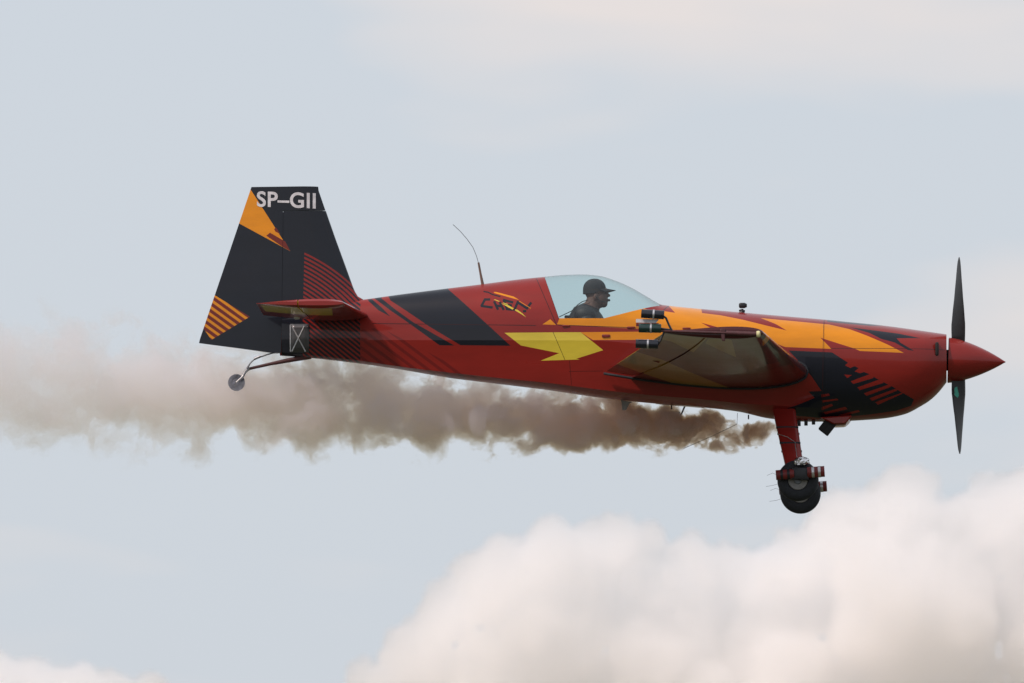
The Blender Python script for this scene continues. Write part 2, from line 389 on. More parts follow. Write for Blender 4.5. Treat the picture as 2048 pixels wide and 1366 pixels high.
G = [(350, 812), (425, 882), (500, 948), (565, 1005), (630, 1050)]
for i, g in enumerate(G):
    a, b2 = T[i], T[i+1]
    LIV.append(lay(zoomed([g, (g[0]+28, g[1]+30), (b2[0]-50, b2[1]-8), (b2[0]-20, b2[1]-40), (a[0]+8, a[1]+12)], 1640, 620, 5.692), RED))
for q in ([(15, 962), (100, 952), (112, 975), (20, 992)], [(20, 1030), (195, 1008), (212, 1025), (30, 1052)], [(20, 1105), (130, 1068), (150, 1090), (20, 1142)], [(40, 1165), (290, 1102), (312, 1130), (60, 1187)], [(200, 1200), (440, 1138), (455, 1160), (260, 1208)]):
    LIV.append(lay(zoomed(q, 1640, 620, 5.692), RED))
for pl in ([(505, 398), (408, 400), (338, 532), (555, 562)], [(600, 445), (672, 598)], [(715, 462), (790, 605)], [(640, 525), (755, 540)], [(795, 412), (862, 600)], [(790, 410), (975, 458)],
           [(825, 500), (950, 522)], [(855, 595), (968, 606)], [(1008, 622), (1085, 442)], [(1090, 465), (1275, 585)], [(1262, 590), (1350, 468)], [(1198, 640), (1242, 638)], [(390, 236), (470, 250), (570, 300), (715, 338)]):
    wd = 26 if pl[0] == (390, 236) else 50
    for (xa, ya), (xb, yb) in zip(pl[:-1], pl[1:]):
        l = math.hypot(xb-xa, yb-ya); ux, uy = (xb-xa)/l, (yb-ya)/l; hx, hy = -uy*wd/2, ux*wd/2; ex, ey = ux*12, uy*12
        LIV.append(lay(zoomed([(xa-ex+hx, ya-ey+hy), (xb+ex+hx, yb+ey+hy), (xb+ex-hx, yb+ey-hy), (xa-ex-hx, ya-ey-hy)], 930, 560, 10.24), NAVY))
for q, cc in (([(588, 245), (640, 245), (1000, 340), (1110, 410), (900, 352), (600, 267)], ORANGE), ([(1110, 425), (1350, 577), (1345, 585), (1108, 435)], ORANGE),
              ([(588, 400), (620, 398), (712, 435), (690, 443)], YELLOW), ([(770, 458), (885, 495), (865, 506), (790, 478)], YELLOW), ([(740, 478), (900, 525), (997, 580), (975, 607), (840, 532)], YELLOW),
              ([(1035, 598), (1080, 613), (1180, 690), (1252, 762), (1110, 672), (1020, 620)], YELLOW)):
    LIV.append(lay(zoomed(q, 930, 560, 10.24), cc))
LIV += [line(745, 647, 1072, 651), line(1072, 555, 1113, 650), line(1115, 650, 1330, 658), line(1106, 664, 1130, 720, 0.9), line(1338, 612, 1325, 622), line(1662, 697, 1890, 700, 0.9), line(1648, 640, 1645, 836, 1.0), line(1138, 743, 1206, 742, 0.8), line(1139, 721, 1143, 770, 0.8)]
def liv(name, x0, x1):
    return paint(name, RED, [l for l in LIV if max(p[0] for p in l['px']) > x0 and min(p[0] for p in l['px']) < x1])
link('tail_fuselage', from_bm(fus_bm(560, 1086), sharp=9), liv('tail_livery', 560, 1086), plane)
# centre part: cut out the cockpit opening, the cut-out becomes the canopy
bm = fus_bm(1086, 1649.8)
SILL = [(1088.5, 553), (1117.5, 637), (1208, 637.5), (1236, 630.5), (1319, 608.5)]
fs = [f for f in bm.faces if X_(1080) < f.calc_center_median().x < X_(1330) and f.calc_center_median().z > at(1100, 662, -.3).z]
for (xa, ya), (xb, yb) in zip(SILL[:-1], SILL[1:]):
    pa, pb = at(xa, ya, -0.3), at(xb, yb, -0.3)
    d = pb-pa; nrm = Vector((d.z, 0, -d.x)).normalized()
    g = set(fs)
    for f in list(fs): g.update(f.edges); g.update(f.verts)
    res = bmesh.ops.bisect_plane(bm, geom=list(g), plane_co=pa, plane_no=nrm, dist=1e-5)
    fs = [f for f in bm.faces if X_(1080) < f.calc_center_median().x < X_(1330) and f.calc_center_median().z > at(1100, 662, -.3).z]
SP = [(p.x, p.z) for p in (at(x, y, -0.3) for x, y in SILL + [(1325, 540), (1088.5, 540)])]
def inside(x, z):
    r = False
    for (xa, za), (xb, zb) in zip(SP, SP[1:]+SP[:1]):
        if (za > z) != (zb > z) and x < xa+(z-za)/(zb-za)*(xb-xa): r = not r
    return r
glass = [f for f in fs if inside(f.calc_center_median().x, f.calc_center_median().z)]
gv = {}; gb = bmesh.new()
for f in glass:
    gb.faces.new([gv.setdefault(v, None) or gv.__setitem__(v, gb.verts.new(v.co)) or gv[v] for v in f.verts])
bmesh.ops.delete(bm, geom=glass, context='FACES')
link('centre_fuselage', from_bm(bm, sharp=9), liv('centre_livery', 1086, 1649), plane)
m = bpy.data.materials.new('tinted_canopy'); m.use_nodes = True; t = m.node_tree; t.nodes.clear()
tr = t.nodes.new('ShaderNodeBsdfTransparent'); tr.inputs[0].default_value = (0.83, 0.93, 0.93, 1)
gl = t.nodes.new('ShaderNodeBsdfGlossy'); gl.inputs['Roughness'].default_value = 0.03
lw = t.nodes.new('ShaderNodeLayerWeight'); lw.inputs[0].default_value = 0.5
pw = t.nodes.new('ShaderNodeMath'); pw.operation = 'POWER'; pw.inputs[1].default_value = 4.5; t.links.new(lw.outputs['Facing'], pw.inputs[0])
fr = t.nodes.new('ShaderNodeMath'); fr.operation = 'MULTIPLY_ADD'; fr.inputs[1].default_value = 0.8; fr.inputs[2].default_value = 0.06; t.links.new(pw.outputs[0], fr.inputs[0])
ms = t.nodes.new('ShaderNodeMixShader'); out = t.nodes.new('ShaderNodeOutputMaterial')
t.links.new(fr.outputs[0], ms.inputs[0]); t.links.new(tr.outputs[0], ms.inputs[1]); t.links.new(gl.outputs[0], ms.inputs[2]); t.links.new(ms.outputs[0], out.inputs[0])
can = link('canopy', from_bm(gb), m, plane); can['label'] = 'clear tinted bubble canopy'
link('cowling', from_bm(fus_bm(1650.1, 1893), sharp=30), liv('cowl_livery', 1651, 1893), plane)
# firewall and cockpit floor close the shell
def ring_cap(name, px, mat, shrink=0.985):
    s = section(px); c = sum(s, Vector())/len(s)
    return link(name, mesh([c+(p-c)*shrink for p in s], [list(range(len(s)))]), mat, plane, smooth=False)
ring_cap('firewall', 1650, M['dark']); ring_cap('bulkhead', 1084, M['dark']); ring_cap('cowl_front_plate', 1889, M['dark']); ring_cap('tail_bulkhead', 562, M['navy'])
p0, p1 = at(1120, 668, 0), at(1330, 668, 0)
box_obj('cockpit_floor', ((p0.x+p1.x)/2, 0, p0.z-.25), (p1.x-p0.x+0.3, 0.56, 0.02), M['dark'], plane)
pp = at(1330, 640, 0); box_obj('instrument_panel', (pp.x, 0, pp.z-0.05), (0.03, 0.5, 0.2), M['dark'], plane)
pp = at(1138, 672, 0); box_obj('seat', (pp.x, 0, pp.z-0.05), (0.07, 0.42, 0.30), M['dark'], plane, Matrix.Rotation(R(-14), 3, 'Y'))

# spinner and propeller
ca, ct = at(1896, 720.5, 0), at(2011, 724, 0); ax = (ct-ca); L0 = ax.length
rad = 45.5*M_PX
prof = [(0.0, 0.0), (0.0, rad*0.96), (0.004, rad)] + [(L0*s, rad*(1-s**1.5)**0.93) for s in (0.1, 0.2, 0.3, 0.4, 0.5, 0.6, 0.7, 0.8, 0.88, 0.94, 0.98)] + [(L0*0.997, rad*0.035), (L0, 0.0)]
sm = paint('spinner_paint', RED, [])
lathe_obj('spinner', ca, ax, prof, sm, plane, 48)
lathe_obj('propeller_shaft', ca - ax.normalized()*0.06, ax, [(0, 0.0), (0, 0.09), (0.07, 0.09), (0.07, 0)], M['dark'], plane)
hub = ca + ax*(21/115.0)
hub_t = at(1919, 721, 0)
def blade(sign, Rtip, name='propeller_blade'):
    bm = bmesh.new(); rs = []
    n = 22
    for i in range(n+1):
        s = i/n; r = 0.10 + (Rtip-0.10)*s; q = r/Rtip
        ch = float(np.interp(q, [0.1, 0.2, 0.35, 0.5, 0.7, 0.85, 0.95, 1.0], [0.09, 0.135, 0.165, 0.160, 0.135, 0.105, 0.075, 0.022]))
        ch *= 1.12
        be = float(np.interp(q, [0.1, 0.25, 0.4, 0.6, 0.8, 1.0], [R(56), R(46), R(37), R(28), R(22), R(18)]))
        th = float(np.interp(q, [0.1, 0.2, 0.4, 1.0], [0.06, 0.035, 0.02, 0.006]))
        ring = []
        for k in range(16):
            a = 2*math.pi*k/16; u = math.cos(a)*0.5*ch - ch*0.08; v = math.sin(a)*0.5*th*(1.0 if math.sin(a) > 0 else 0.5)*(0.55+0.45*math.cos(a*0.5)**2)
            x = u*math.sin(be) + v*math.cos(be); y = -sign*(u*math.cos(be) - v*math.sin(be))
            ring.append(hub_t + Vector((x, y, sign*r)))
        rs.append(ring)
    rings(bm, rs)
    return link(name, from_bm(bm, sharp=60), M['prop'], plane)
blade(1, 207*M_PX); lb = blade(-1, 187*M_PX)
pp = at(1912.5, 782, -0.02)
dec = prism_obj('decal', [(1909, 776), (1914, 773), (1918, 790), (1915, 796), (1909, 790)], -0.075, -0.070, M['teal'], lb, 0)

# fin and rudder
def slab(name, outline, xt, mat, parent, tmax, te):
    """symmetric aerofoil slab: rows of (z, x_front, x_back) ; xt(z, x) gives half thickness"""
    bm = bmesh.new(); rs = []
    for z, xf, xb in outline:
        ring = []; n = 14
        for k in range(n+1):
            u = k/n; x = xf+(xb-xf)*(0.5-0.5*math.cos(u*math.pi)); ring.append(Vector((x, -xt(z, x), z)))
        for k in range(n-1, 0, -1):
            u = k/n; x = xf+(xb-xf)*(0.5-0.5*math.cos(u*math.pi)); ring.append(Vector((x, xt(z, x), z)))
        rs.append(ring)
    rings(bm, rs); return link(name, from_bm(bm, sharp=30), mat, parent)
def cx(px, py): p = at(px, py, 0); return p.x, p.z
def edge(pts):
    q = sorted([cx(*p) for p in pts], key=lambda a: a[1]); return lambda z: float(np.interp(z, [a[1] for a in q], [a[0] for a in q]))
fin_le = edge([(637, 379), (653.5, 427), (672, 480), (691, 532), (709, 582), (716, 593), (728, 600), (740, 606)])
rud_te = edge([(503, 374), (398, 684)])
hinge = edge([(567, 423), (563, 712)])
def half_t(z, x):
    a, b2 = fin_le(z), rud_te(z); u = min(max((a-x)/(a-b2), 0), 1)
    return 0.004+ 0.062*(2.6*math.sqrt(u)*(1-u) if u < 0.25 else 0.975*(1-(u-0.25)/0.75*0.93))*(0.75+0.25*min(max((cx(0, 600)[1]-z+0.9)/0.9, 0), 1)) if u > 0 else 0.004
zt, zs, zb = cx(0, 376)[1], cx(0, 424.5)[1], cx(0, 640)[1]
FL = lambda pts: [cx(*p) for p in pts]
FINL = [dict(poly=FL([(609.7, 503.9), (640, 519), (663, 534.5), (685, 551), (701, 564), (712, 575), (745, 600), (745, 645), (606, 645)]), color=RED, stripe=('circ', cx(452, 844), 7.7*k1, 0.5)),
        dict(poly=FL([(655, 600), (680, 585), (705, 572), (745, 590), (745, 645), (690, 640)]), color=RED, stripe=('circ', cx(452, 844), 7.7*k1, 0.6))]
RUDL = [dict(poly=FL([(490, 362), (502.6, 381.3), (581, 503.2), (478.8, 447.2), (460, 437)]), color=ORANGE),
        dict(poly=FL([(533, 472), (540.5, 466), (571, 484), (581, 503), (565, 494)]), color=(0.16, 0.02, 0.012)), dict(poly=FL([(548.7, 458.7), (553, 456), (560.5, 468.6), (551, 463.7)]), color=(0.16, 0.02, 0.012)),
        dict(poly=FL([(424, 587), (429.4, 590.5), (500, 634), (422.8, 680), (408, 658), (395, 650)]), color=ORANGE),
        dict(poly=FL([(424, 587), (429.4, 590.5), (500, 634), (422.8, 680), (408, 658), (395, 650)]), color=(0.17, 0.02, 0.014), stripe=('lin', (math.sin(R(36)), math.cos(R(36))), 11.8*k1, 0.55))]
FINL += RUDL[:3]
fin_m = paint('fin_livery', NAVY, FINL, rough=0.28)
rows = [(zs-0.001+(zb-zs)*i/24, ) for i in range(25)]
slab('fin', [(z[0], fin_le(z[0]), hinge(z[0])+0.001) for z in rows], half_t, fin_m, plane, 0, 0)
rud_m = paint('rudder_livery', NAVY, RUDL, rough=0.28)
# rudder: main blade, with horn balance above the fin and a sloping foot
bm = bmesh.new()
def rud_front(z): return fin_le(z)-0.002 if z > zs else hinge(z)-0.005
zr0 = cx(0, 688)[1]; zr1 = cx(0, 708)[1]
zz = [zt-(zt-zs)*i/6 for i in range(6)] + [zs+0.0035, zs+0.0015] + [zs+0.001-(zs-zr0)*i/30 for i in range(31)] + [zr0-(zr0-zr1)*i/6 for i in range(1, 7)]
rs = []
for z in zz:
    xf = rud_front(z) if z > zs+0.0025 else hinge(z)-0.0015
    xb = rud_te(z) if z > zr0 else cx(400, 0)[0]+(zr0-z)/(zr0-zr1)*(cx(548, 0)[0]-cx(400, 0)[0])
    ring = []; n = 14
    for k in range(n+1):
        x = xf+(xb-xf)*k/n; ring.append(Vector((x, -half_t(z, x), z)))
    for k in range(n-1, 0, -1):
        x = xf+(xb-xf)*k/n; ring.append(Vector((x, half_t(z, x), z)))
    rs.append(ring)
rings(bm, rs); tube_obj('rudder_hinge', [Vector((hinge(z), 0, z)) for z in (zs-0.01, zb)], 0.018, M['dark'], plane, 8); rud = link('rudder', from_bm(bm, sharp=30), rud_m, plane)
# registration, both faces of the rudder
cu = bpy.data.curves.new('registration', 'FONT'); cu.body = 'SP\u2013GII'; cu.size = 1; cu.offset = 0.021; cu.space_character = 1.06
to = bpy.data.objects.new('tmp', cu); col.objects.link(to); dg = bpy.context.evaluated_depsgraph_get()
tm = bpy.data.meshes.new_from_object(to.evaluated_get(dg)); bpy.data.objects.remove(to)
co = np.array([v.co[:] for v in tm.vertices]); mn, mxx = co.min(0), co.max(0)
A, B, C_ = Vector(cx(514, 414)), Vector(cx(632, 418.5)), Vector(cx(514, 382.5))
tb = bmesh.new(); tb.from_mesh(tm); bmesh.ops.triangulate(tb, faces=tb.faces[:]); bmesh.ops.subdivide_edges(tb, edges=[e for e in tb.edges if e.calc_length() > 0.15], cuts=2)
for sgn, nm in ((-1, 'registration'), (1, 'registration')):
    b2 = tb.copy()
    for v in b2.verts:
        u, w = (v.co.x-mn[0])/(mxx[0]-mn[0]), (v.co.y-mn[1])/(mxx[1]-mn[1])
        if sgn > 0: u = 1-u
        q = A+(B-A)*u+(C_-A)*w
        v.co = (q.x, sgn*(half_t(q.y, q.x)+0.0025), q.y)
    o = link('registration', from_bm(b2), M['white'], rud, smooth=False)
    o['label'] = 'white registration lettering'
tb.free()

# horizontal tail, both sides
def foil(u, t): return 5*t*(0.2969*math.sqrt(u)-0.126*u-0.3516*u*u+0.2843*u**3-0.1036*u**4)
def cal(f): return f if callable(f) else (lambda y: f)
def lifting(name, le, te, ys, zf, tfrac, u0, u1, mat, parent, side, capround=True, n=12):
    """part of a wing between chord fractions u0..u1; le/te(y): X; all for Y<0, mirrored when side>0"""
    bm = bmesh.new(); rs = []; U0, U1 = cal(u0), cal(u1)
    for i, y in enumerate(ys):
        u0, u1 = U0(y), U1(y); a, b2 = le(y), te(y); c = a-b2; t = tfrac(y); sh = 1.0
        if capround and i == len(ys)-1: sh = 0.45
        ring = []
        for k in range(n+1):
            u = u0+(u1-u0)*(0.5-0.5*math.cos(math.pi*k/n)); ring.append((a-c*u, y, zf(y)-foil(u, t)*c*sh-0.0015))
        for k in range(n, -1, -1):
            u = u0+(u1-u0)*(0.5-0.5*math.cos(math.pi*k/n)); ring.append((a-c*u, y, zf(y)+foil(u, t)*c*sh+0.0015))
        rs.append([Vector((x, y*(1 if side < 0 else -1), z)) for x, y, z in ring])
    rings(bm, rs); return link(name, from_bm(bm, sharp=28), mat, parent)
lin = lambda a, b2: (lambda y: a[1]+(b2[1]-a[1])*(y-a[0])/(b2[0]-a[0]))
HY0, HY1 = -0.06, -1.30
lr, lt = at(736, 631, -0.1), at(689, 606, HY1); tr_, tt = at(528, 631, -0.1), at(513, 608, HY1)
hle, hte, hz = lin((-0.1, lr.x), (HY1, lt.x)), lin((-0.1, tr_.x), (HY1, tt.x)), lin((-0.1, lr.z), (HY1, (lt.z+tt.z)/2))
st_poly = [dict(poly=[(hte(-.75)+.04, s*0.62), (hte(-1.2)+0.03, s*1.25), (hle(-1.2)-0.12, s*1.25), (hle(-.75)-0.2, s*0.62)][::(1 if s > 0 else -1)], color=YELLOW) for s in (-1, 1)]
stab_m = paint('tailplane_livery', RED, st_poly, plan=True)
ysh = [HY0+(HY1-HY0)*i/10 for i in range(11)] + [HY1-0.03]
for side in (-1, 1):
    lifting('horizontal_stabilizer', hle, hte, ysh, hz, lambda y: 0.10, 0.0, 0.52, stab_m, plane, side)
    lifting('elevator', hle, hte, [y for y in ysh if y < -0.14], hz, lambda y: 0.10, 0.535, 1.0, stab_m, plane, side)
pp = at(594, 633, -0.30)
bm = bmesh.new(); add_box(bm, (pp.x, -0.30, pp.z), (0.055, 0.03, 0.05)); bevel(bm, 0.012); link('trim_fairing', from_bm(bm, sharp=40), M['silver'], plane)
# cross braced inspection panel on the tail, both sides
def side_pt(px, py, off=0.004):
    p = on_fus(px, py); return p + Vector((0, -off, 0))
for s in (-1, 1):
    def sp2(px, py, off): 
        p = side_pt(px, py, off); return Vector((p.x, p.y*(-s), p.z))
    gx, gy = [580+38*i/4 for i in range(5)], [648+57*j/5 for j in range(6)]
    v = [sp2(x, y, o_) for o_ in (0.006, -0.008) for y in gy for x in gx]
    ix = lambda k, j, i: k*30+j*5+i
    fc = [(ix(0, j, i), ix(0, j, i+1), ix(0, j+1, i+1), ix(0, j+1, i)) for j in range(5) for i in range(4)]
    bd = [(0, i) for i in range(5)]+[(j, 4) for j in range(1, 6)]+[(5, i) for i in range(3, -1, -1)]+[(j, 0) for j in range(4, 0, -1)]
    fc += [(ix(0, *p), ix(1, *p), ix(1, *q), ix(0, *q)) for p, q in zip(bd, bd[1:]+bd[:1])]
    pn = link('inspection_panel', mesh(v, fc), M['panel'], plane)
    for a, b2 in (((584, 652), (611, 703)), ((609, 652), (584, 703)), ((581, 650), (581, 703))):
        tube_obj('brace', [sp2(a[0]+(b2[0]-a[0])*k/6, a[1]+(b2[1]-a[1])*k/6, 0.005) for k in range(7)], 0.006, M['silver'], pn, 8)

# wings with ailerons
WY0, WY1 = -0.30, -3.74
wl = lin((-0.40, at(1614, 745, -0.40).x), (WY1, at(1527, 666, WY1).x)); wt = lin((-0.40, at(1209, 743, -0.40).x), (WY1, at(1327, 666, WY1).x))
wz = lin((-0.40, at(1400, 744, -0.40).z), (WY1, at(1430, 666, WY1).z)); wth = lin((-0.4, 0.155), (WY1, 0.12))
def wpt(px, py):
    """plan position on the wing underside seen at px,py"""
    d = at(px, py, 0)-EYE_L; zc = wz(-2)-0.09; q = EYE_L+d*((zc-EYE_L.z)/d.z); return (q.x, q.y)
WL = []
YELLOW_SHADED = (0.36, 0.21, 0.045); MV = (0.10, 0.055, 0.06)  # livery yellow darkened, shade under the wing put into the colour
Z4 = lambda pts: [wpt(1200+x/4.551, 590+y/4.551) for x, y in pts]
for q, cc in (([(540, 345), (900, 385), (1020, 440), (850, 572), (650, 520), (330, 500)], YELLOW_SHADED), ([(1020, 440), (1200, 480), (1240, 588), (960, 508)], YELLOW_SHADED),
              ([(200, 600), (560, 640), (1000, 735), (1500, 842), (700, 780), (0, 690)], YELLOW_SHADED),
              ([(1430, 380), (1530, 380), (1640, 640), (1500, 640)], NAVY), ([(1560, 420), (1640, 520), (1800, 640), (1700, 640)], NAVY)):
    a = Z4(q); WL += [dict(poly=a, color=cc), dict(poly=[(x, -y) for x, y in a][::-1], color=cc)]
for pxs, cc in (([(1480, 500), (1605, 470), (1610, 490), (1480, 530)], ORANGE),):
    a = Z4(pxs); WL += [dict(poly=a, color=cc), dict(poly=[(x, -y) for x, y in a][::-1], color=cc)]
wing_m = paint('wing_livery', (0.10, 0.016, 0.015), WL, plan=True, rough=0.25, coat=0.5, dirt=0.12)  # base red also set darker, standing in for underside shade
ysw = [WY0+(WY1-WY0)*i/16 for i in range(17)]
hin = lin((-0.40, 0.86), (WY1, 0.58))
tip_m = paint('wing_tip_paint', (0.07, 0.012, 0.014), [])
wings = {}
for side in (-1, 1):
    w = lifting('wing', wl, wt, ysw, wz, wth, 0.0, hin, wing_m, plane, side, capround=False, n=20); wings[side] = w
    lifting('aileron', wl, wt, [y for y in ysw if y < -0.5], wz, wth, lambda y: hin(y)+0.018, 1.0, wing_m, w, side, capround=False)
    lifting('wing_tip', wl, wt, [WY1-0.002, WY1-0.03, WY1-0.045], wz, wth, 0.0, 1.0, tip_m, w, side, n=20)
    # root seal: dark rubber strip round the wing root
    bm = bmesh.new(); y = -0.385; pts = []
    for k in range(25):
        u = k/40; uu = abs(2*u-1); uu = uu**1.5; c = wl(y)-wt(y); sg = -1 if u < 0.5 else 1
        xx = wl(y)+0.006-(c+0.012)*uu; h = fwid(1024+234*min(max(xx, -2), 3.6))
        pts.append(Vector((xx, (-h-0.002)*(1 if side < 0 else -1), wz(y)+sg*(foil(min(uu, 1), wth(y))*c+0.006))))
    add_tube(bm, pts, 0.011, 8); link('root_seal', from_bm(bm), M['rubber'], w)
    ms_ = lambda p: Vector((p.x, p.y if side < 0 else -p.y, p.z))
    # aileron spade: arm and plate below the wing
    YS = -1.75; sp_ = lambda px, py, dy=0.0: ms_(at(px, py, YS+dy))
    o_ = [(1296, 706), (1302, 698), (1318, 691), (1329, 693), (1329, 704), (1323, 718), (1318, 726), (1306, 722), (1298, 716)]
    A_ = [sp_(x, y, -0.006) for x, y in o_]; B_ = [sp_(x, y, 0.006) for x, y in o_]; n_ = len(o_)
    spd = link('aileron_spade', mesh(A_+B_, [list(range(n_)), list(range(2*n_-1, n_-1, -1))]+[(i, n_+i, n_+(i+1) % n_, (i+1) % n_) for i in range(n_)]), M['redtube'], plane, smooth=False)
    tube_obj('spade_arm', [sp_(1318, 708), sp_(1345, 718), sp_(1372, 722)], 0.011, M['redtube'], spd, 8)
    bm = bmesh.new(); add_box(bm, sp_(1352, 719.5), (0.19, 0.26, 0.007), Matrix.Rotation(R(5), 3, 'Y')); bevel(bm, 0.002, 1); link('spade_plate', from_bm(bm, sharp=40), M['redtube'], spd)
    # firework rack on the wing tip
    YT = WY1-0.06
    tip = lambda px, py, dy=0.0: ms_(at(px, py, YT+dy))
    rack = tube_obj('firework_rack', [tip(1322, 662), tip(1440, 665.5), tip(1520, 668.5)], 0.010, M['dkred'], plane, 10)
    tube_obj('rack_sleeve', [tip(1452, 665.8), tip(1514, 668.2)], 0.019, M['dkred'], rack, 12)
    lathe_obj('end_lamp', tip(1513, 668.2), Vector((1, 0, 0)), [(0, 0), (0, 0.026), (0.02, 0.028), (0.03, 0.022), (0.034, 0)], M['lens'], rack, 16)
    prism_obj('bracket', [(1440, 658), (1450, 658), (1450, 682), (1444, 682)], YT-0.005, YT+0.03, M['dkred'], rack) if side < 0 else None
    for (cxp, cyp, ln, tl, mt) in ((1305.5, 628.5, 44, 4, 'tube'), (1300, 656.5, 43, 1.5, 'greentube'), (1294, 688, 43, 2, 'tube')):
        c0 = tip(cxp, cyp); d = Vector((math.cos(R(tl)), 0, -math.sin(R(tl)))); h = ln*M_PX/2; rr = 8.6*M_PX
        tb_ = lathe_obj('firework_tube', c0-d*h, d, [(0.02, 0), (0.02, rr*0.8), (0, rr*0.82), (0, rr), (2*h-0.004, rr), (2*h, rr*0.95), (2*h, 0)], M[mt], rack, 24)
        lathe_obj('clamp', c0+d*0.0, d, [(0, rr*0.9), (0, rr*1.06), (0.014, rr*1.06), (0.014, rr*0.9)], M['silver'], rack, 24)
    tube_obj('strut', [tip(1325, 631), tip(1332, 636), tip(1338, 650), tip(1344, 662)], 0.009, M['black'], rack, 8)
    tube_obj('strut', [tip(1322, 657.5), tip(1345, 660.5)], 0.009, M['black'], rack, 8)
    tube_obj('strut', [tip(1315, 690), tip(1320, 683), tip(1329, 662)], 0.008, M['black'], rack, 8)
    a = [tip(1272, 638, 0.03), tip(1318, 638.5, 0.03), tip(1312, 646, 0.03), tip(1272, 645, 0.03)]; off = Vector((0, 0.012, 0))
    link('plate', mesh(a+[p+off for p in a], [(0, 1, 2, 3), (7, 6, 5, 4), (0, 4, 5, 1), (1, 5, 6, 2), (2, 6, 7, 3), (3, 7, 4, 0)]), M['white'], rack, smooth=False)
    link('plate', mesh([p+Vector((0, 0.001, -0.032)) for p in a]+[p+off+Vector((0, 0.001, -0.032)) for p in a], [(0, 1, 2, 3), (7, 6, 5, 4), (0, 4, 5, 1), (1, 5, 6, 2), (2, 6, 7, 3), (3, 7, 4, 0)]), M['redtube'], rack, smooth=False)

# main gear
GW = -0.78
for side in (-1, 1):
    ms_ = lambda p: Vector((p.x, p.y if side < 0 else -p.y, p.z))
    a, b2 = at(1568, 820, -0.24), at(1591, 945, GW+0.09)
    bm = bmesh.new(); rs = []
    for i in range(9):
        s = i/8; p = a+(b2-a)*s; wd = (46-12*s)*M_PX/2; th = 0.02-0.006*s
        dirn = (b2-a).normalized(); nrm = Vector((0, dirn.z, -dirn.y)).normalized()
        ring = []
        for k in range(16):
            an = 2*math.pi*k/16; ca_, sa = math.cos(an), math.sin(an)
            ring.append(ms_(p+Vector((1, 0, 0))*wd*math.copysign(abs(ca_)**0.4, ca_)+nrm*th*math.copysign(abs(sa)**0.7, sa)))
        rs.append(ring)
    rings(bm, rs); leg = link('landing_gear_leg', from_bm(bm, sharp=50), M['red'], plane)
    for s in (0.28, 0.53):
        p = a+(b2-a)*s
        bm = bmesh.new(); add_box(bm, ms_(p), ((46-12*s)*M_PX+0.008, 0.05, 0.018)); bevel(bm, 0.004); link('leg_strap', from_bm(bm, sharp=40), M['rubber'], leg)
    c0 = ms_(at(1596, 961, GW))
    q1, q2 = ms_(at(1560, 868, -0.42)), ms_(at(1586, 925, -0.60))
    tube_obj('brake_line', [ms_(at(1556, 868, -0.43)), ms_(at(1575, 874, -0.47)), ms_(at(1590, 884, -0.5)), ms_(at(1594, 915, -0.6))], 0.003, M['silver'], leg, 6)
    rw = 41*M_PX
    whl = lathe_obj('main_wheel', c0-Vector((0, 0.065, 0)), Vector((0, 1, 0)),
        [(0.02, 0), (0.02, rw*.48), (0.006, rw*.52), (0.002, rw*.72), (0.012, rw*.87), (0.035, rw*.975), (0.065, rw), (0.095, rw*.975), (0.118, rw*.87), (0.128, rw*.72), (0.124, rw*.52), (0.11, rw*.48), (0.11, 0)], M['rubber'], plane, 48)
    for s2 in (0.012, 0.108):
        lathe_obj('rim', c0-Vector((0, 0.065-s2, 0)), Vector((0, 1, 0)), [(0, rw*.36), (-0.002, rw*.38), (-0.002, rw*.45), (0.004, rw*.48), (0.012, rw*.48), (0.012, rw*.36)], M['tan'], whl, 40)
    lathe_obj('hub', c0-Vector((0, 0.06, 0)), Vector((0, 1, 0)), [(0, 0), (0, rw*.16), (0.02, rw*.3), (0.1, rw*.3), (0.12, rw*.16), (0.12, 0)], M['dull'], whl, 24)
    # firework holder strapped on the axle
    YF = GW-0.10; g = lambda px, py, dy=0: ms_(at(px, py, YF+dy))
    hold = box_obj('firework_holder', g(1601, 948, 0.02), (0.145, 0.09, 0.10), M['black'], plane, Matrix.Rotation(R(4), 3, 'Y'), 0.006)
    d = Vector((math.cos(R(-4)), 0, -math.sin(R(-4))))
    for (cxp, cyp, ln, rr) in ((1570, 949, 36, 0.042), (1632, 944, 34, 0.046)):
        cc_ = g(cxp, cyp); h = ln*M_PX/2; 
        tb_ = lathe_obj('firework_tube', cc_-d*h, d, [(0.015, 0), (0.015, rr*.82), (0, rr*.84), (0, rr), (2*h, rr), (2*h, rr*.84), (2*h-0.015, rr*.82), (2*h-0.015, 0)], M['redtube'], hold, 24)
        for e in (0.25, 0.62):
            lathe_obj('band', cc_-d*h+d*(2*h*e), d, [(0, rr*0.95), (0, rr*1.04), (0.022, rr*1.04), (0.022, rr*.95)], M['silver'] if cxp > 1600 else M['black'], hold, 24)
    bm = bmesh.new(); bmesh.ops.create_icosphere(bm, subdivisions=3, radius=1, matrix=Matrix.Translation(g(1604, 923, 0.02)) @ Matrix.Diagonal((0.068, 0.045, 0.04, 1)))
    rnd = random.Random(7)
    for v in bm.verts: v.co += Vector((rnd.uniform(-1, 1), rnd.uniform(-1, 1), rnd.uniform(-1, 1)))*0.006
    link('foil_wrap', from_bm(bm), M['foil'], hold, smooth=False)
    tube_obj('fuse_wire', [g(1556, 951, -.02), g(1545, 946, -.03), g(1534, 951, -.02)], 0.0012, M['black'], hold, 5)
    tube_obj('fuse_wire', [g(1556, 968, -.02), g(1545, 971, -.03), g(1532, 973, -.02)], 0.0012, M['black'], hold, 5)

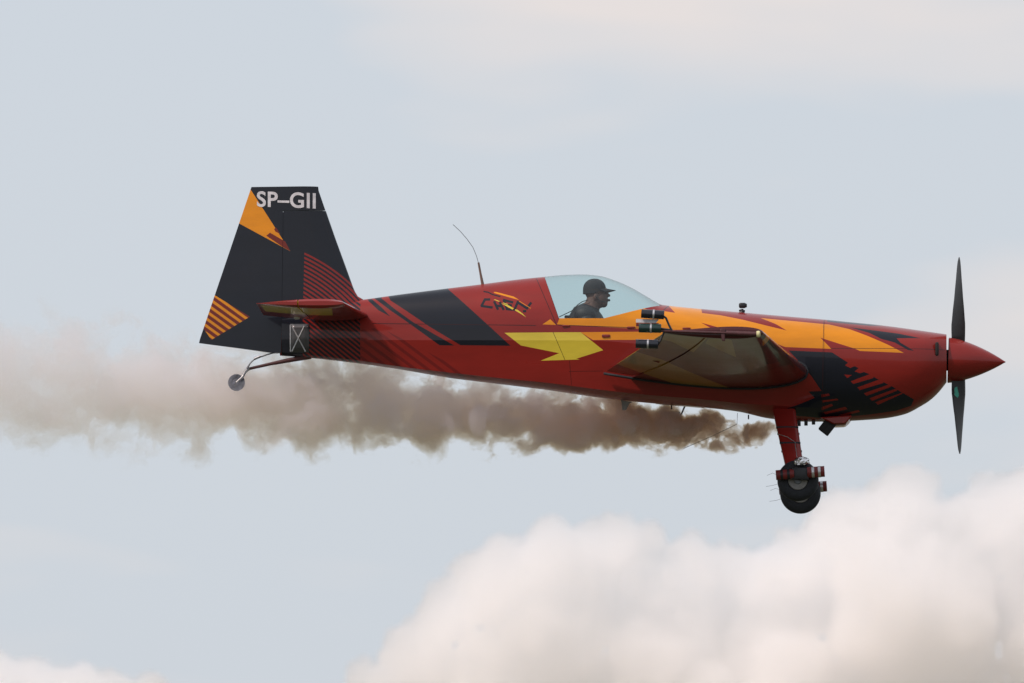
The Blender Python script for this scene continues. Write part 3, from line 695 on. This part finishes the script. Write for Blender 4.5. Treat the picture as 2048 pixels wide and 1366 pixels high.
# tail wheel
spr = tube_obj('tail_spring', [at(622, 713, 0), at(580, 720, 0), at(540, 728, 0), at(496, 738, 0)], [0.022, 0.020, 0.014, 0.012], M['dkred'], plane, 12)
tw0 = at(473, 765, 0); rt = 17*M_PX
tw = lathe_obj('tail_wheel', tw0-Vector((0, 0.03, 0)), Vector((0, 1, 0)), [(0.01, 0), (0.01, rt*.5), (0, rt*.6), (0.004, rt*.85), (0.018, rt*.98), (0.03, rt), (0.042, rt*.98), (0.056, rt*.85), (0.06, rt*.6), (0.05, rt*.5), (0.05, 0)], M['rubber'], plane, 36)
lathe_obj('rim', tw0-Vector((0, 0.034, 0)), Vector((0, 1, 0)), [(0, 0), (0, rt*.3), (0.012, rt*.45), (0.056, rt*.45), (0.068, rt*.3), (0.068, 0)], M['panel'], tw, 24)
for s in (-1, 1):
    tube_obj('fork', [at(497, 737, 0), at(490, 744, s*0.02), at(485, 754, s*0.042), at(473, 765, s*0.042)], [0.018, 0.014, 0.011, 0.011], M['steel'], tw, 8)
tube_obj('steering_link', [at(494, 737, -.02), at(500, 727, -.02), at(509, 718, -.02), at(535, 709, -.02), at(558, 703, -.02)], [0.009, 0.006, 0.006, 0.006, 0.005], M['dull'], plane, 8)
tube_obj('steering_spring', [at(508, 718, -.02), at(522, 712, -.02)], 0.012, M['steel'], plane, 10)

# antenna, action camera, exhaust, belly details
mast = tube_obj('antenna', [at(965.5, 570, 0), at(961, 547, 0), at(957, 525, 0)], [0.014, 0.010, 0.009], M['brown'], plane, 10)
tube_obj('whip', [at(957, 526, 0), at(953, 512, 0), at(946, 495, 0), at(934, 478, 0), at(921, 463, 0), at(906, 449, 0)], 0.0028, M['dull'], mast, 6)
p = at(1484, 626, 0); acm = tube_obj('action_camera', [p+Vector((0, 0, -.01)), p+Vector((0, 0, 0.035))], [0.03, 0.012], M['black'], plane, 10)
bm = bmesh.new(); add_box(bm, at(1485, 611, 0), (0.062, 0.05, 0.045)); bevel(bm, 0.014, 3); link('camera_body', from_bm(bm, sharp=50), M['black'], acm)
lathe_obj('lens', at(1491, 611, 0), Vector((1, 0, 0)), [(0, 0), (0, 0.016), (0.012, 0.016), (0.012, 0)], M['dark'], acm, 16)
tube_obj('clip', [at(1478, 621, -.01), at(1490, 622, -.01)], 0.008, M['black'], acm, 8)
p = at(1655, 853, -0.12); box_obj('exhaust_pipe', p, (0.10, 0.10, 0.13), M['dark'], plane, Matrix.Rotation(R(38), 3, 'Y'), 0.008)
prism_obj('cowl_scoop', [(1640, 838), (1705, 834), (1697, 845), (1690, 851), (1668, 852)], -0.2, 0.2, M['red'], plane, 0.01)
for i, (xx, yy) in enumerate(((1598, 848), (1612, 847), (1627, 845))):
    box_obj('drain', at(xx, yy-4, -0.05), (0.03, 0.03, 0.07), M['black'], plane)
prism_obj('belly_antenna', [(1242, 800), (1265, 804), (1259, 807), (1252, 820), (1245, 820)], -0.006, 0.006, M['tan'], plane, 0)
c4 = [(1312, 800), (1405, 809), (1405, 817), (1312, 808)]
box_obj('belly_window', at(1360, 812, 0.16)+Vector((0, -0.1, 0.012)), (0.42, 0.3, 0.02), M['panel'], plane, Matrix.Rotation(R(5), 3, 'Y'))
tube_obj('wire_antenna', [at(1475, 826, -0.05), at(1474, 848, -0.05), at(1425, 872, -0.05), at(1367, 897, -0.05)], 0.0022, M['dull'], plane, 6)
for xx, yy in ((1497, 832), (1343, 812)):
    box_obj('drain', at(xx, yy+2, 0.0), (0.012, 0.012, 0.04), M['black'], plane)
for s in (-1, 1):
    p = on_fus(1874, 698); q = Vector((p.x, p.y*(-s) , p.z))
    bm = bmesh.new(); add_box(bm, q, (0.03, 0.06, 0.115)); bevel(bm, 0.012); link('air_intake', from_bm(bm, sharp=40), M['dark'], plane)
for (xx, yy, sx) in ((1262, 655, 16), (1132, 652, 15), (1212, 672, 16), (1373, 657, 16)):
    p = on_fus(xx, yy); bm = bmesh.new(); add_box(bm, p, (sx*M_PX, 0.02, 0.026 if xx == 1212 else 0.016)); bevel(bm, 0.005); link('latch', from_bm(bm, sharp=40), M['redtube'], plane)
# fasteners: tiny and many, one part
bm = bmesh.new()
scr = [(739.5, 623), (741, 641), (905, 643.5), (987, 645), (1068, 646), (1106, 665), (1118, 692), (1128, 719), (1137.5, 743), (1170, 743), (1202, 742)]
scr += [(1677, 692.5), (1708, 695), (1739, 696), (1769, 696.5), (1800, 697), (1830, 697), (1861, 699)] + [(1646, y) for y in (665, 694, 722, 752.5, 776, 798)] + [(1619, 752), (1649, 665), (1653, 693), (1620, 819), (1599, 828)]
for xx, yy in scr:
    p = on_fus(xx, yy); h = BVH.find_nearest(p); nrm = h[1] if h[1].y < 0 else -h[1]
    add_lathe(bm, p-nrm*0.002, nrm, [(0, 0), (0, 0.0065), (0.0035, 0.006), (0.005, 0.003), (0.005, 0)], 8)
tag(link('screws', from_bm(bm), M['silver'], plane), kind='stuff')

# ------------------------------------------------------------------ pilot
pil = None
bm = bmesh.new()
def ell(c, r, rot=0): bmesh.ops.create_icosphere(bm, subdivisions=3, radius=1, matrix=Matrix.Translation(c) @ Matrix.Rotation(rot, 4, 'Y') @ Matrix.Diagonal((*r, 1)))
P = lambda x, y, Y=0.0: at(x, y, Y)
ell(P(1191, 583), (0.092, 0.075, 0.085)); ell(P(1199, 596), (0.07, 0.066, 0.088)); ell(P(1207, 607), (0.036, 0.045, 0.036)); ell(P(1205, 601), (0.035, 0.05, 0.045))
ell(P(1217.5, 591), (0.017, 0.012, 0.014)); ell(P(1214, 585), (0.013, 0.014, 0.022)); ell(P(1212, 579), (0.016, 0.045, 0.012))      # nose, brow
ell(P(1214.5, 599.5), (0.012, 0.024, 0.008)); ell(P(1214, 603), (0.011, 0.022, 0.007))      # lips
for s in (-1, 1): ell(P(1191, 593, s*0.074), (0.017, 0.010, 0.028))
add_tube(bm, [P(1190, 596), P(1185, 610), P(1179, 624)], [0.066, 0.068, 0.085], 14)
add_tube(bm, [P(1181, 611), P(1176, 622), P(1173, 640), P(1171, 690), P(1168, 735)], [0.06, 0.125, 0.165, 0.155, 0.14], 18, 1.25)
for s in (-1, 1):
    ell(P(1170, 629, s*0.18), (0.095, 0.075, 0.075))
    add_tube(bm, [P(1172, 638, s*0.2), P(1180, 680, s*0.235), P(1188, 706, s*0.235)], [0.062, 0.05, 0.044], 12)
    add_tube(bm, [P(1188, 706, s*0.235), P(1222, 712, s*0.16), P(1250, 712, s*0.08)], [0.044, 0.038, 0.03], 12)
    add_tube(bm, [P(1170, 735, s*0.09), P(1225, 724, s*0.12), P(1278, 716, s*0.13)], [0.085, 0.078, 0.06], 14)
    add_tube(bm, [P(1278, 716, s*0.13), P(1330, 735, s*0.12), P(1370, 752, s*0.11)], [0.058, 0.048, 0.038], 12)
    add_tube(bm, [P(1368, 752, s*0.11), P(1392, 745, s*0.11)], [0.04, 0.03], 10)
    for k in range(4):
        add_tube(bm, [P(1250, 708+k*3.5, s*(0.085-0.004*k)), P(1259, 708+k*3.6, s*(0.06-0.004*k)), P(1258, 710+k*3.6, s*0.035)], 0.009, 7)
    add_tube(bm, [P(1246, 706, s*0.075), P(1254, 702, s*0.055), P(1260, 703, s*0.04)], 0.010, 7)
pm, t, b = newmat('skin_and_black_overalls')
c = t.nodes.new('ShaderNodeTexCoord'); sp = t.nodes.new('ShaderNodeSeparateXYZ'); t.links.new(c.outputs['Object'], sp.inputs[0])
nk = P(1182, 613); gt = t.nodes.new('ShaderNodeMath'); gt.operation = 'GREATER_THAN'
sl = t.nodes.new('ShaderNodeMath'); sl.operation = 'MULTIPLY_ADD'; sl.inputs[1].default_value = 0.35
t.links.new(sp.outputs['X'], sl.inputs[0]); t.links.new(sp.outputs['Z'], sl.inputs[2]); t.links.new(sl.outputs[0], gt.inputs[0]); gt.inputs[1].default_value = nk.z+0.35*nk.x
mi = t.nodes.new('ShaderNodeMix'); mi.data_type = 'RGBA'; mi.inputs[6].default_value = (0.014, 0.013, 0.016, 1); mi.inputs[7].default_value = (0.13, 0.06, 0.045, 1)  # skin tone darkened to carry the shade under the tinted canopy
t.links.new(gt.outputs[0], mi.inputs[0]); t.links.new(mi.outputs[2], b.inputs['Base Color']); b.inputs['Roughness'].default_value = 0.6
pil = link('person', from_bm(bm), pm); pil.matrix_world = ROOT_M
md = pil.modifiers.new('r', 'REMESH'); md.mode = 'VOXEL'; md.voxel_size = 0.0065; md.use_smooth_shade = True
md = pil.modifiers.new('s', 'SMOOTH'); md.iterations = 3; md.factor = 0.5
tag(pil, 'pilot in black cap and dark overalls wearing a headset, seated under the canopy', 'person')
M['cloth'] = simple('black_cloth', (0.012, 0.012, 0.016), 0.8)
# cap
bm = bmesh.new(); cc_ = P(1189, 581); rs = []
for i in range(9):
    a = i/8*math.pi/2*0.98; rs.append([cc_+Vector((math.cos(t_)*0.099*math.cos(a)**0.9, math.sin(t_)*0.083*math.cos(a)**0.9, 0.010+0.092*math.sin(a))) for t_ in (2*math.pi*k/28 for k in range(28))])
rs.insert(0, [cc_+Vector((math.cos(t_)*0.0995, math.sin(t_)*0.0835, -0.03+0.035*max(math.cos(t_), 0))) for t_ in (2*math.pi*k/28 for k in range(28))])
rings(bm, rs, cap0=False); cap = link('cap', from_bm(bm, sharp=60), M['cloth'], pil)
bm = bmesh.new(); b0 = P(1207, 577); top_, bot_ = [], []
for k in range(13):
    a = -1+2*k/12; 
    for lst, dz in ((top_, 0.008), (bot_, -0.012)):
        lst.append([b0+Vector((-0.03*a*a+f*(0.105*(1-0.55*a*a)), a*0.078, dz*(1-0.92*f)-0.004-0.018*a*a-f*0.012)) for f in (0, 0.35, 0.7, 1.0)])
for lst in (top_, bot_):
    g = [[bm.verts.new(p) for p in r] for r in lst]
    for r0, r1 in zip(g[:-1], g[1:]):
        for j in range(3): bm.faces.new((r0[j], r0[j+1], r1[j+1], r1[j]))
link('brim', from_bm(bm, sharp=60), M['cloth'], cap)
hs = tube_obj('headset', [P(1191, 592, -0.082), P(1200, 602, -0.085), P(1211, 604, -0.06), P(1217, 601, -0.03)], 0.0035, M['black'], pil, 6)
bm = bmesh.new(); bmesh.ops.create_icosphere(bm, subdivisions=2, radius=0.011, matrix=Matrix.Translation(P(1218, 600.5, -0.028)) @ Matrix.Diagonal((1.1, 1, 1, 1))); link('microphone', from_bm(bm), M['black'], hs)
tube_obj('cable', [P(1176, 600, -.07), P(1165, 603, -.09), P(1156, 609, -.1), P(1143, 622, -.1), P(1118, 634, -.1)], 0.004, M['black'], hs, 6)
for s in (-1, 1):
    bm = bmesh.new(); bmesh.ops.create_icosphere(bm, subdivisions=2, radius=0.0085, matrix=Matrix.Translation(P(1211.5, 586, s*0.026))); link('eye', from_bm(bm), M['dark'], pil)
bm = bmesh.new(); add_box(bm, P(1146, 636, 0), (0.14, 0.22, 0.03)); bevel(bm, 0.01); link('harness', from_bm(bm, sharp=40), M['cloth'], pil)

# ------------------------------------------------------------------ smoke trail
SX0 = at(1552, 0, 0).x
def ax_z(s): return at(1552-s/M_PX, 870-17*min(s, 8.0), 0.36).z
def smoke_r(s): return 0.10+0.112*max(s, 0)**0.8
bm = bmesh.new(); rs = []; n = 70; SL = 13.0
for i in range(n+1):
    s = -0.03+SL*(i/n)**1.4; r = smoke_r(s)*1.45+0.02
    rs.append([Vector((SX0-s, 0.36+r*math.cos(a), ax_z(max(s, 0))+r*math.sin(a))) for a in (2*math.pi*k/28 for k in range(28))])
rings(bm, rs)
sm_o = link('smoke_trail', from_bm(bm), None); sm_o.matrix_world = ROOT_M
tag(sm_o, 'brown grey smoke trail streaming back from under the airplane belly', 'smoke', kind='stuff')
m = bpy.data.materials.new('oil_smoke'); m.use_nodes = True; t = m.node_tree; t.nodes.clear(); N, L = t.nodes, t.links
def mth(op, a, b_=None, c_=None):
    nn = N.new('ShaderNodeMath'); nn.operation = op
    for i, v in enumerate((a, b_, c_)):
        if v is None: continue
        if isinstance(v, (int, float)): nn.inputs[i].default_value = v
        else: L.new(v, nn.inputs[i])
    return nn.outputs[0]
tcn = N.new('ShaderNodeTexCoord'); sp = N.new('ShaderNodeSeparateXYZ'); L.new(tcn.outputs['Object'], sp.inputs[0])
s_ = mth('MAXIMUM', mth('SUBTRACT', SX0, sp.outputs['X']), 0.0)
rad_ = mth('MULTIPLY_ADD', mth('POWER', s_, 0.8), 0.112, 0.10)
zax = mth('MULTIPLY_ADD', s_, (ax_z(6.6)-ax_z(0))/6.6, ax_z(0))
dz, dy = mth('SUBTRACT', sp.outputs['Z'], zax), mth('SUBTRACT', sp.outputs['Y'], 0.36)
rr_ = mth('SQRT', mth('ADD', mth('MULTIPLY', dz, dz), mth('MULTIPLY', dy, dy)))
q_ = mth('DIVIDE', rr_, rad_)
w1 = N.new('ShaderNodeTexNoise'); w1.inputs['Scale'].default_value = 2.4; w1.inputs['Detail'].default_value = 3; L.new(tcn.outputs['Object'], w1.inputs['Vector'])
va = N.new('ShaderNodeVectorMath'); va.operation = 'MULTIPLY_ADD'; L.new(w1.outputs['Color'], va.inputs[0]); va.inputs[1].default_value = (0.5, 0.5, 0.5); L.new(tcn.outputs['Object'], va.inputs[2])
n1 = N.new('ShaderNodeTexNoise'); n1.inputs['Scale'].default_value = 3.0; n1.inputs['Detail'].default_value = 7; n1.inputs['Roughness'].default_value = 0.66; L.new(va.outputs[0], n1.inputs['Vector'])
f_ = mth('ADD', mth('SUBTRACT', 0.85, q_), mth('MULTIPLY', mth('SUBTRACT', n1.outputs[0], 0.5), 3.5))
mrn = N.new('ShaderNodeMapRange'); mrn.interpolation_type = 'SMOOTHSTEP'; L.new(f_, mrn.inputs[0]); mrn.inputs['From Min'].default_value = 0.0; mrn.inputs['From Max'].default_value = 0.24
edge_ = N.new('ShaderNodeMapRange'); L.new(q_, edge_.inputs[0]); edge_.inputs['From Min'].default_value = 1.4; edge_.inputs['From Max'].default_value = 1.0
dens = mth('MULTIPLY', mth('MULTIPLY', mrn.outputs[0], edge_.outputs[0]), mth('DIVIDE', 2.5, mth('MULTIPLY', mth('ADD', mth('MULTIPLY', rad_, rad_), 0.05), mth('MULTIPLY_ADD', mth('MULTIPLY', s_, s_), 0.04, 1.0))))
st_ = N.new('ShaderNodeMapRange'); st_.interpolation_type = 'SMOOTHSTEP'; L.new(mth('ADD', s_, mth('MULTIPLY', mth('SUBTRACT', n1.outputs[0], 0.5), 1.6)), st_.inputs[0]); st_.inputs['From Min'].default_value = 0.0; st_.inputs['From Max'].default_value = 0.4
dens = mth('MULTIPLY', dens, st_.outputs[0])
vsn = N.new('ShaderNodeVolumeScatter'); vsn.inputs['Color'].default_value = (0.66, 0.72, 0.88, 1); vsn.inputs['Anisotropy'].default_value = 0.2; L.new(dens, vsn.inputs['Density'])
vab = N.new('ShaderNodeVolumeAbsorption'); vab.inputs['Color'].default_value = (0.88, 0.68, 0.55, 1); L.new(mth('MULTIPLY', dens, mth('MULTIPLY_ADD', mth('POWER', 2.718, mth('MULTIPLY', s_, -0.6)), 0.48, 0.12)), vab.inputs['Density'])
ad = N.new('ShaderNodeAddShader'); L.new(vsn.outputs[0], ad.inputs[0]); L.new(vab.outputs[0], ad.inputs[1])
out = N.new('ShaderNodeOutputMaterial'); L.new(ad.outputs[0], out.inputs['Volume'])
m.cycles.volume_step_rate = 0.035
sm_o.data.materials.append(m)
